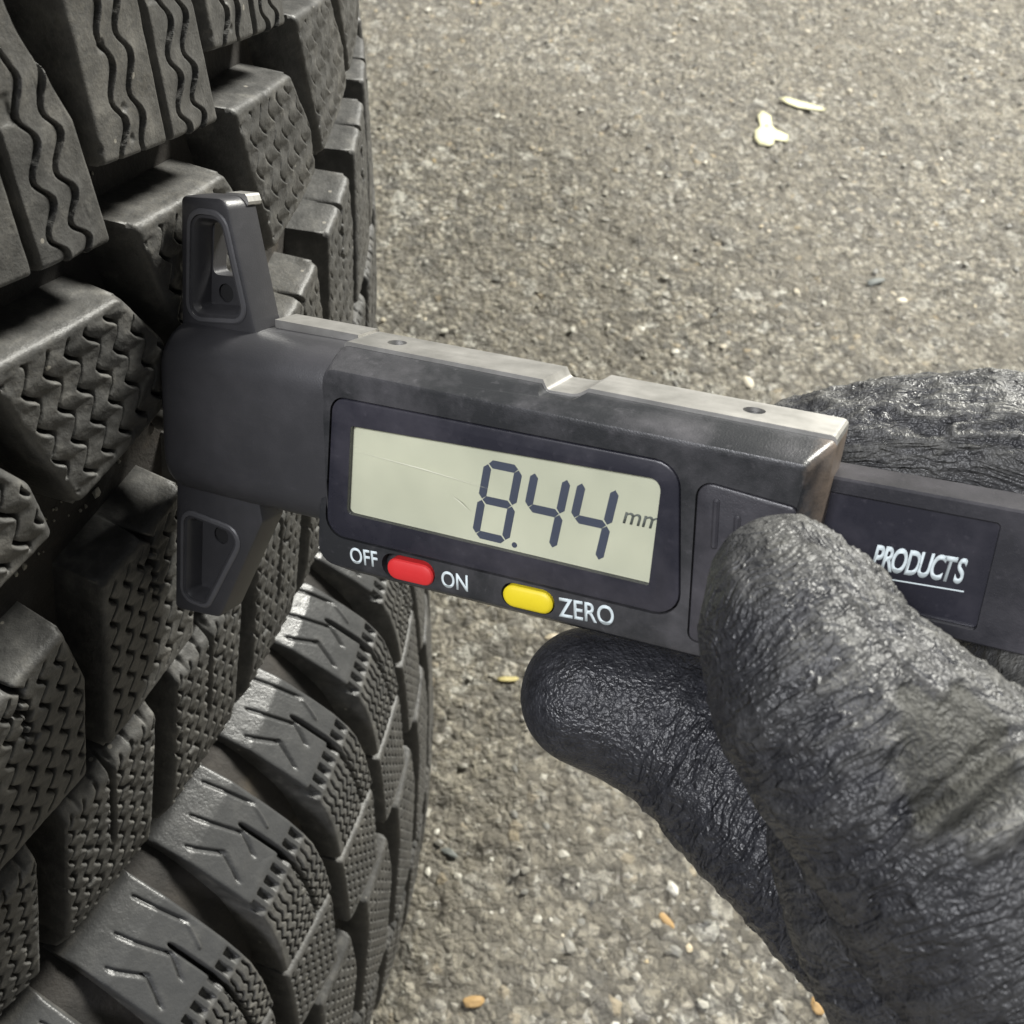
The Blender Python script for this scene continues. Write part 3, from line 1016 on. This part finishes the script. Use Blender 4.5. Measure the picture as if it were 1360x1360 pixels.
# --- foot wings with pockets
WT = round_poly([(-52.4, 10.0), (-38.3, 12.4), (-39.4, 16.5), (-42.4, 31.6), (-50.0, 31.4)], (0.6, 0.6, 2, 1.8, 0.9))
wt = loft('c', [(WT, -9.2), (WT, -4.4), (offset_poly(WT, .15), -4.1), (offset_poly(WT, .5), -3.95)])
PT = round_poly([(-49.6, 16.2), (-41.2, 16.9), (-43.6, 28.8), (-47.9, 28.9)], (1.2, 1.2, 1.6, 1.6))
PH = round_poly([(-48.0, 21.2), (-42.6, 21.2), (-44.1, 28.3), (-46.9, 28.3)], 0.9)
wtm = boolean(wt, [loft('c', [(offset_poly(PT, .8), -6.6), (offset_poly(PT, .4), -4.7), (PT, -4.0), (offset_poly(PT, -.7), -3.3)], smooth=False),
                   loft('c', [(PH, -14), (PH, -5)], smooth=False),
                   loft('c', [(disc(-45.9, 18.9, 1.25), -14), (disc(-45.9, 18.9, 1.25), -5)], smooth=False)], 'foot_wing')
fw = link('foot_wing', wtm, SMOOTH, gauge)
loft('peg_hole_shade', [(disc(-45.9, 18.9, 1.22), -9.0), (disc(-45.9, 18.9, 1.22), -6.9)], DARK, fw)  # dark plug that paints the shade in the hole
WB = round_poly([(-58.8, -31.4), (-49.6, -30.6), (-40.0, -12.5), (-40.6, -8), (-55.6, -8)], (0.9, 2.0, 1.0, .5, .5))
wb = loft('c', [(WB, -8.6), (WB, -4.4), (offset_poly(WB, .15), -4.1), (offset_poly(WB, .5), -3.95)])
PB = round_poly([(-56.0, -28.2), (-52.3, -28.4), (-44.6, -15.6), (-54.2, -14.6)], (1.2, 1.2, 1.4, 1.4))
wbm = boolean(wb, [loft('c', [(offset_poly(PB, .8), -6.4), (offset_poly(PB, .4), -4.7), (PB, -4.0), (offset_poly(PB, -.7), -3.3)], smooth=False),
                   loft('c', [(disc(-50.2, -17.8, 1.35), -14), (disc(-50.2, -17.8, 1.35), -5)], smooth=False)], 'foot_wing')
fw = link('foot_wing', wbm, SMOOTH, gauge)
loft('peg_hole_shade', [(disc(-50.2, -17.8, 1.32), -8.4), (disc(-50.2, -17.8, 1.32), -6.7)], DARK, fw)
ST2 = round_poly([(-46.0, 30.4), (-41.7, 30.4), (-42.3, 31.9), (-45.6, 31.9)], 0.4, 2)
loft('wing_plate', [(ST2, -10.2), (ST2, -7.6)], STEEL, gauge, smooth=False)

# raised lips round the pockets
RIM = mat_plastic('rim_plastic', (0.070, 0.070, 0.075), 0.40, (0.13, 0.128, 0.135), 0.5, 0.08)
wings = [o for o in gauge.children if o.name.startswith('foot_wing')]
for wg_, PP in zip(wings, (PT, PB)):
    rm = loft('c', [(offset_poly(PP, -1.25), -4.3), (offset_poly(PP, -1.2), -3.85), (offset_poly(PP, -1.0), -3.70), (offset_poly(PP, -0.75), -3.70)])
    rmm = boolean(rm, [loft('c', [(offset_poly(PP, -0.3), -5), (offset_poly(PP, -0.62), -3)], smooth=False)], 'pocket_rim')
    link('pocket_rim', rmm, RIM, wg_)

# --- measuring pin reaching down to the groove floor
nd = 20
loft('probe_pin', [(disc(-1.6, -7.0, 1.5, nd), -50), (disc(-1.6, -7.0, 1.5, nd), -60.8), (disc(-1.6, -7.0, 1.0, nd), -61.6)], STEEL, gauge, swap=[2, 0, 1])

# --- sliding beam with lettered panel
BEAM = round_poly([(28, -7.6), (108, -7.6), (108, 8.2), (28, 8.2)], 0.4, 2)
bmz = loft('c', [(BEAM, -13.4), (BEAM, -8.3), (offset_poly(BEAM, .25), -8.05)])
PN = round_poly([(30, -6.0), (52.6, -6.0), (52.6, 6.5), (30, 6.5)], 0.5, 3)
bmm = boolean(bmz, [loft('c', [(PN, -8.9), (PN, -7)], smooth=False)], 'beam')
beam = link('beam', bmm, BLACK, gauge)
pnl = loft('name_panel', [(offset_poly(PN, .05), -8.95), (offset_poly(PN, .05), -8.72)], BEZEL, beam, smooth=False)
lx = 41.0
for ch in 'PRODUCTS':
    lt = text('panel_letter', ch, lx, -1.65 + (lx - 41.0) * 0.05, -8.73, 4.0, 0.49, INK, pnl, 0.05, 0.26, 0.03)
    xs = [v.co.x for v in lt.data.vertices]
    lx += (max(xs) - min(xs)) * 1000 - 0.38 + 0.22
UL = np.array([(40.2, -2.75), (50.6, -2.15), (50.6, -2.0), (40.2, -2.6)])
loft('underline', [(UL, -8.73), (UL, -8.68)], INK, pnl, smooth=False)

# ------------------------------------------------------------------ gloved hand
def capsule_mesh(nodes_lists, voxel):
    """Tapered limbs (world points, radii in m) fused into one skin by a voxel remesh."""
    bm = bmesh.new()
    for nodes in nodes_lists:
        for (p, r) in nodes:
            bmesh.ops.create_icosphere(bm, subdivisions=3, radius=r, matrix=Matrix.Translation(Vector(p)))
        for (p, r), (q, t) in zip(nodes[:-1], nodes[1:]):
            p, q = Vector(p), Vector(q)
            for k in range(1, 9):
                f = k / 9
                bmesh.ops.create_icosphere(bm, subdivisions=3, radius=r * (1 - f) + t * f, matrix=Matrix.Translation(p.lerp(q, f)))
    me = bpy.data.meshes.new('limbs'); bm.to_mesh(me); bm.free()
    o = bpy.data.objects.new('limbs', me); COL.objects.link(o)
    md = o.modifiers.new('r', 'REMESH'); md.mode = 'VOXEL'; md.voxel_size = voxel; md.use_smooth_shade = True
    sm_ = o.modifiers.new('s', 'SMOOTH'); sm_.factor = 0.5; sm_.iterations = 22
    dg = bpy.context.evaluated_depsgraph_get(); dg.update()
    res = bpy.data.meshes.new_from_object(o.evaluated_get(dg))
    bpy.data.objects.remove(o)
    return res


def nodes(L):
    return [(view_pt(x, y, d), r * MM) for x, y, d, r in L]


THUMB = nodes([(1040, 782, 96.5, 7.2), (1062, 845, 94, 9.5), (1100, 925, 92, 10.8), (1168, 1002, 90, 11.8), (1275, 1110, 89, 13.6), (1420, 1270, 92, 18), (1640, 1490, 104, 25)])
MIDDLE = nodes([(783, 925, 128, 8.9), (840, 938, 128, 9.9), (915, 972, 126, 10.8), (992, 1050, 121, 10.8), (1090, 1155, 114, 10.4), (1222, 1272, 107, 11.2), (1400, 1420, 108, 17)])
INDEX = nodes([(1068, 598, 139, 7.6), (1120, 596, 136, 8.4), (1200, 592, 134, 9.3), (1310, 596, 131, 10.3), (1450, 640, 127, 11.2), (1580, 790, 118, 13.5), (1620, 1050, 108, 19), (1640, 1400, 104, 25)])
RING = nodes([(980, 1010, 150, 8.0), (1090, 1085, 147, 8.8), (1230, 1190, 140, 9.6), (1400, 1330, 128, 12), (1560, 1420, 115, 18)])
LITTLE = nodes([(1130, 1140, 165, 7.0), (1220, 1200, 160, 7.8), (1340, 1290, 150, 8.8), (1480, 1400, 134, 12)])
PALM = nodes([(1500, 930, 124, 12), (1480, 1150, 116, 16), (1560, 1350, 108, 22), (1760, 1600, 110, 26)])
MERGE = nodes([(1150, 1120, 97, 9.5), (1225, 1225, 97, 12.5), (1330, 1330, 98, 16), (1480, 1450, 100, 20)])
WEB = nodes([(1400, 800, 122, 11), (1420, 900, 116, 13), (1480, 1040, 108, 16)])
hm = capsule_mesh([THUMB, MIDDLE, INDEX, RING, LITTLE, PALM, WEB, MERGE], 0.00042)
nvh = len(hm.vertices)
co = np.zeros(nvh * 3, np.float32); hm.vertices.foreach_get('co', co); co = co.reshape(-1, 3).astype(float)
nr = np.zeros(nvh * 3, np.float32); hm.vertices.foreach_get('normal', nr); nr = nr.reshape(-1, 3).astype(float)
# limb coordinates: millimetres along the limb and round it
best = np.full(nvh, 1e9); tl = np.zeros(nvh); rl = np.zeros(nvh); lid = np.zeros(nvh, int); axv = np.zeros((nvh, 3))
for li, N in enumerate((THUMB, MIDDLE, INDEX, RING, LITTLE, PALM)):
    acc = 0.0
    for (p, r), (q, t) in zip(N[:-1], N[1:]):
        p, q = np.array(p), np.array(q)
        d = q - p; L = np.linalg.norm(d)
        f = np.clip((co - p) @ d / L ** 2, 0, 1)
        ds = np.linalg.norm(co - (p + f[:, None] * d), axis=1) - (r + (t - r) * f)
        m = ds < best
        best[m] = ds[m]; tl[m] = (acc + f[m] * L) * 1000; lid[m] = li; axv[m] = d / L
        acc += L
# one straight axis per limb keeps the crease pattern free of kinks at the joints
ta = np.zeros(nvh)
for li, (N, j) in enumerate(((THUMB, 4), (MIDDLE, 4), (INDEX, 3), (RING, 3), (LITTLE, 3), (PALM, 3))):
    p, q = np.array(N[0][0]), np.array(N[j][0])
    d = (q - p) / np.linalg.norm(q - p)
    m = lid == li
    axv[m] = d
    ta[m] = ((co[m] - p) @ d) * 1000
ref = np.array([0.3, 0.2, 0.93])
e1 = np.cross(axv, ref); e1 /= np.linalg.norm(e1, axis=1)[:, None] + 1e-9
e2 = np.cross(axv, e1)
ang = np.arctan2((nr * e2).sum(1), (nr * e1).sum(1))
rad = 10.0
c3 = co * 1000
warp = 1.1 * vnoise(c3[:, 0] / 4, c3[:, 1] / 4, c3[:, 2] / 4, 61)
# creases across the fingers
def ridged(n, p):
    return (1 - np.abs(n)) ** p


cr = ang * rad
n1 = vnoise((ta + warp * 1.3) / 1.5, cr / 6.5 + lid * 7, lid * 3.3, 62)
n2 = vnoise((ta - warp * 0.8) / 1.1, cr / 4.0 + lid * 5, lid * 1.3, 63)
n3 = vnoise(c3[:, 0] / 1.1 + warp, c3[:, 1] / 1.1, c3[:, 2] / 1.1, 74)
# knit-like crumple
k1 = ridged(vnoise(c3[:, 0] / 1.9 + warp, c3[:, 1] / 1.9, c3[:, 2] / 1.9 - warp, 64), 4)
k2 = ridged(vnoise(c3[:, 0] / 1.15 - warp, c3[:, 1] / 1.15 + warp, c3[:, 2] / 1.15, 65), 3)
tip = sstep(1, 9, tl)
tip = np.where(lid == 1, sstep(5, 13, tl), np.where(lid == 0, sstep(-2, 3, tl), tip))
patchy = 0.30 + 0.70 * sstep(-0.35, 0.35, vnoise(c3[:, 0] / 9, c3[:, 1] / 9, c3[:, 2] / 9, 66))
patchy = np.where(lid == 1, 1.0, patchy)
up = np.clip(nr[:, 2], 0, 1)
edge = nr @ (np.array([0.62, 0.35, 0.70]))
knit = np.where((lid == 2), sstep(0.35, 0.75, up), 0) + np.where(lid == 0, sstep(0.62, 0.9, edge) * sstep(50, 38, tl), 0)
knit = np.clip(knit, 0, 1)
palmf = sstep(52, 70, tl) * np.where(lid <= 1, 1, 0)
palmf = np.maximum(palmf, np.where(lid >= 5, 1, 0))
h = tip * patchy * (0.46 * (ridged(n1, 2.2) - 0.45) + 0.16 * (ridged(n2, 2.0) - 0.4)) * (1 - knit) * (1 - 0.45 * palmf)
kb = ridged(vnoise(np.where(lid == 2, ta / 5.0, ta / 3.2) + warp * 0.25, (cr + warp * 0.8) / 1.25 + np.where(lid == 2, 0, ta / 2.2), lid * 2.0, 76), 2.2)
h += knit * (0.62 * (kb - 0.42) + 0.20 * (k2 - 0.3))
h += 0.10 * vnoise(c3[:, 0] / 4, c3[:, 1] / 4, c3[:, 2] / 4, 67)
# bare cloth patch at the base of the thumb, its coating edge standing proud
pcam = (co - cw) @ MROT
ppx = 680 + FPX * pcam[:, 0] / -pcam[:, 2]; ppy = 680 - FPX * pcam[:, 1] / -pcam[:, 2]
tocam = cw - co; tocam /= np.linalg.norm(tocam, axis=1)[:, None]
front = sstep(0.05, 0.3, (nr * tocam).sum(1)) * ((lid == 0) | (lid >= 5))


def pdist(pts):
    P = np.array(pts, float); dmin = np.full(nvh, 1e9)
    for a_, b_ in zip(P[:-1], P[1:]):
        d_ = b_ - a_
        f_ = np.clip(((ppx - a_[0]) * d_[0] + (ppy - a_[1]) * d_[1]) / (d_ @ d_), 0, 1)
        dmin = np.minimum(dmin, np.hypot(ppx - a_[0] - f_ * d_[0], ppy - a_[1] - f_ * d_[1]))
    return dmin


wob = 7 * vnoise(c3[:, 0] / 2.2, c3[:, 1] / 2.2, c3[:, 2] / 2.2, 75)
f1 = np.exp(-((pdist([(1228, 1102), (1275, 1058), (1330, 1018), (1420, 975)]) + wob) / 17) ** 2) * front
f2 = np.exp(-((pdist([(1300, 1125), (1350, 1090), (1430, 1060)]) + wob) / 15) ** 2) * front
gr = np.exp(-((pdist([(1195, 1080), (1240, 1068), (1300, 1012), (1420, 935)]) + wob) / 13) ** 2) * front
folds = 1.5 * f1 + 1.1 * f2 - 1.2 * gr
pc = view_pt(1268, 1000, 79) * 1000
pd = np.linalg.norm((c3 - pc) * np.array([1, 1, 1]), axis=1) + 2.0 * vnoise(c3[:, 0] / 2.5, c3[:, 1] / 2.5, c3[:, 2] / 2.5, 68)
cloth = 0.8 * sstep(5.6, 4.4, pd)
far_cloth = sstep(0.1, 0.5, vnoise(c3[:, 0] / 14, c3[:, 1] / 14, c3[:, 2] / 14, 69)) * palmf * 0.6
h = h * (1 - 0.6 * cloth) - 0.4 * cloth + 0.8 * folds
co2 = co + nr * (h * MM)[:, None]
hm.vertices.foreach_set('co', co2.astype(np.float32).ravel()); hm.update()
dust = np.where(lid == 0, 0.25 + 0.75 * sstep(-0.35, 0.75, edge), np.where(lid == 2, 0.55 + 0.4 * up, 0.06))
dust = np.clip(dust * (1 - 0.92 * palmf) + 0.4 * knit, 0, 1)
wa = np.where((lid == 2) | (knit > 0.5), ta * 0.28, ta) + 0.9 * warp
wc = np.where((lid == 2) | (knit > 0.5), cr * 3.2, cr) + lid * 40.0
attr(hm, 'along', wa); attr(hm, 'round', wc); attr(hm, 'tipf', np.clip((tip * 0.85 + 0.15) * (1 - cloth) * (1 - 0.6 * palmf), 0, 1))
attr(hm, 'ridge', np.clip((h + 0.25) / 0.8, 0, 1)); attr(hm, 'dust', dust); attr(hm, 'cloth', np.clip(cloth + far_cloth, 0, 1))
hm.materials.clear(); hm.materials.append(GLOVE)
hm.polygons.foreach_set('use_smooth', [True] * len(hm.polygons))
hand = link('gloved_hand', hm)
tag(hand, 'hand in a crinkled dark rubber work glove gripping the gauge between thumb and fingers', 'hand')


# ------------------------------------------------------------------ litter on the asphalt
def flake(name, px, py, outline, mat, label, cat, lift=0.0012, bend=0.25, rot=0.0, group=None, thick=0.0004, grow=(1, 1)):
    """A thin curled scrap: outline in mm, laid on the ground at the spot seen at (px, py)."""
    g0 = ground_hit(px, py)
    P = np.array(outline, float) * np.array(grow)
    n = len(P)
    ca, sa = math.cos(rot), math.sin(rot)
    cen = P.mean(0)
    rings = [1.0, 0.66, 0.33]
    V = []
    for top in (1, 0):
        for s_ in rings:
            Q = cen + (P - cen) * s_
            rr_ = np.linalg.norm(Q - cen, axis=1)
            z = lift * 1000 + bend * (rr_ / 4) ** 2 + 0.35 * vnoise(Q[:, 0] / 3, Q[:, 1] / 3, px, 71) + (thick * 1000 if top else 0)
            V.append(np.stack([Q[:, 0] * ca - Q[:, 1] * sa, Q[:, 0] * sa + Q[:, 1] * ca, z], 1))
    V = np.concatenate(V) * MM
    gz = float(ground_z(g0[0], g0[1]))
    V = V + np.array([g0[0], g0[1], gz])
    F = []
    for t in (0, 1):
        b = t * 3 * n
        for k in range(2):
            for i in range(n):
                j = (i + 1) % n
                f = (b + k * n + i, b + k * n + j, b + (k + 1) * n + j, b + (k + 1) * n + i)
                F.append(f if t == 0 else f[::-1])
        c = tuple(b + 2 * n + i for i in range(n))
        F.append(c if t == 0 else c[::-1])
    for i in range(n):
        j = (i + 1) % n
        F.append((j, i, 3 * n + i, 3 * n + j))
    me = mesh_py(name, V, F, True)
    o = link(name, me, mat)
    return tag(o, label, cat, group)


def blob(n, a, b, seed, irr=0.25):
    r_ = np.random.default_rng(seed)
    t = np.arange(n) / n * 2 * math.pi
    k = 1 + irr * r_.uniform(-1, 1, n)
    return np.stack([a * k * np.cos(t), b * k * np.sin(t)], 1)


def rock(name, px, py, a, b, c, mat, label, cat, rot=0.0, seed=0, group=None):
    g0 = ground_hit(px, py)
    bm_ = bmesh.new(); bmesh.ops.create_icosphere(bm_, subdivisions=2, radius=1)
    r_ = np.random.default_rng(seed)
    ca, sa = math.cos(rot), math.sin(rot)
    gz = float(ground_z(g0[0], g0[1]))
    for v in bm_.verts:
        k = 1 + 0.16 * r_.uniform(-1, 1)
        x, y, z = v.co.x * a * k, v.co.y * b * k, v.co.z * c * k
        v.co = Vector((g0[0] + (x * ca - y * sa) * MM, g0[1] + (x * sa + y * ca) * MM, gz + (z + c * 0.55) * MM))
    me = bpy.data.meshes.new(name); bm_.to_mesh(me); bm_.free()
    o = link(name, me, mat)
    return tag(o, label, cat, group)


PALE = mat_leaf('pale_petal', (0.66, 0.63, 0.40))
STRAW = mat_leaf('straw', (0.55, 0.47, 0.20))
ORANGE = mat_leaf('orange_chip', (0.40, 0.26, 0.11))
GREYB = mat_leaf('grey_chip', (0.13, 0.14, 0.13))
BONE = mat_leaf('bone_chip', (0.58, 0.53, 0.42))
flake('leaf_scrap', 1022, 176, [(-8, -9), (-2, -10), (1, -7.5), (2, -4), (9, -6.5), (11, -1), (5, 3), (3, 6), (3.5, 12), (-1, 15), (-4.5, 12), (-4, 6), (-8, 2), (-9.5, -4)], PALE,
      'three-lobed pale yellow leaf scrap lying on open asphalt', 'leaf', 0.0016, 0.06, grow=(1.25, 1.8))
flake('leaf_scrap', 1065, 138, [(-13, 4), (-8, 6), (0, 3), (7, 0.5), (13, -5), (10, -6), (4, -4.5), (-3, -3), (-8, 0)], PALE,
      'slim pale curled leaf sliver beside the three-lobed scrap', 'leaf', 0.0030, 0.05, grow=(1.3, 1.5))
flake('straw_bit', 672, 901, [(-4.0, .9), (-1, 1.6), (4.5, 1.5), (6, .6), (4, -.6), (-.5, -.9), (-3.5, -.4)], STRAW,
      'small yellow straw bit on the asphalt near the fingertip', 'straw', 0.0014, 0.05)
rock('stone_chip', 995, 503, 3.2, 5.0, 1.6, BONE, 'bone-coloured chip just behind the steel edge of the gauge', 'stone', 0.2, 3)
rock('stone_chip', 1162, 376, 6.5, 2.6, 1.6, GREYB, 'dark grey elongated chip lying behind the hand', 'stone', 0.35, 4)
rock('stone_chip', 1198, 397, 3.8, 2.4, 1.5, BONE, 'oval cream pebble next to the dark grey chip', 'stone', 0.1, 5)
rock('stone_chip', 629, 1327, 4.4, 2.2, 1.2, ORANGE, 'brick-shaped orange chip on the asphalt beside the lower tyre', 'stone', 0.05, 6)
rock('stone_chip', 888, 1221, 4.4, 1.7, 1.2, ORANGE, 'slender orange chip below the curled finger', 'stone', -0.9, 7)
rock('stone_chip', 1088, 1335, 2.7, 3.6, 1.2, ORANGE, 'rounded orange chip near the heel of the glove', 'stone', 0.1, 8)
rock('stone_chip', 596, 1130, 3.6, 1.5, 1.1, GREYB, 'black sliver of stone close to the lower tyre', 'stone', -0.5, 9)
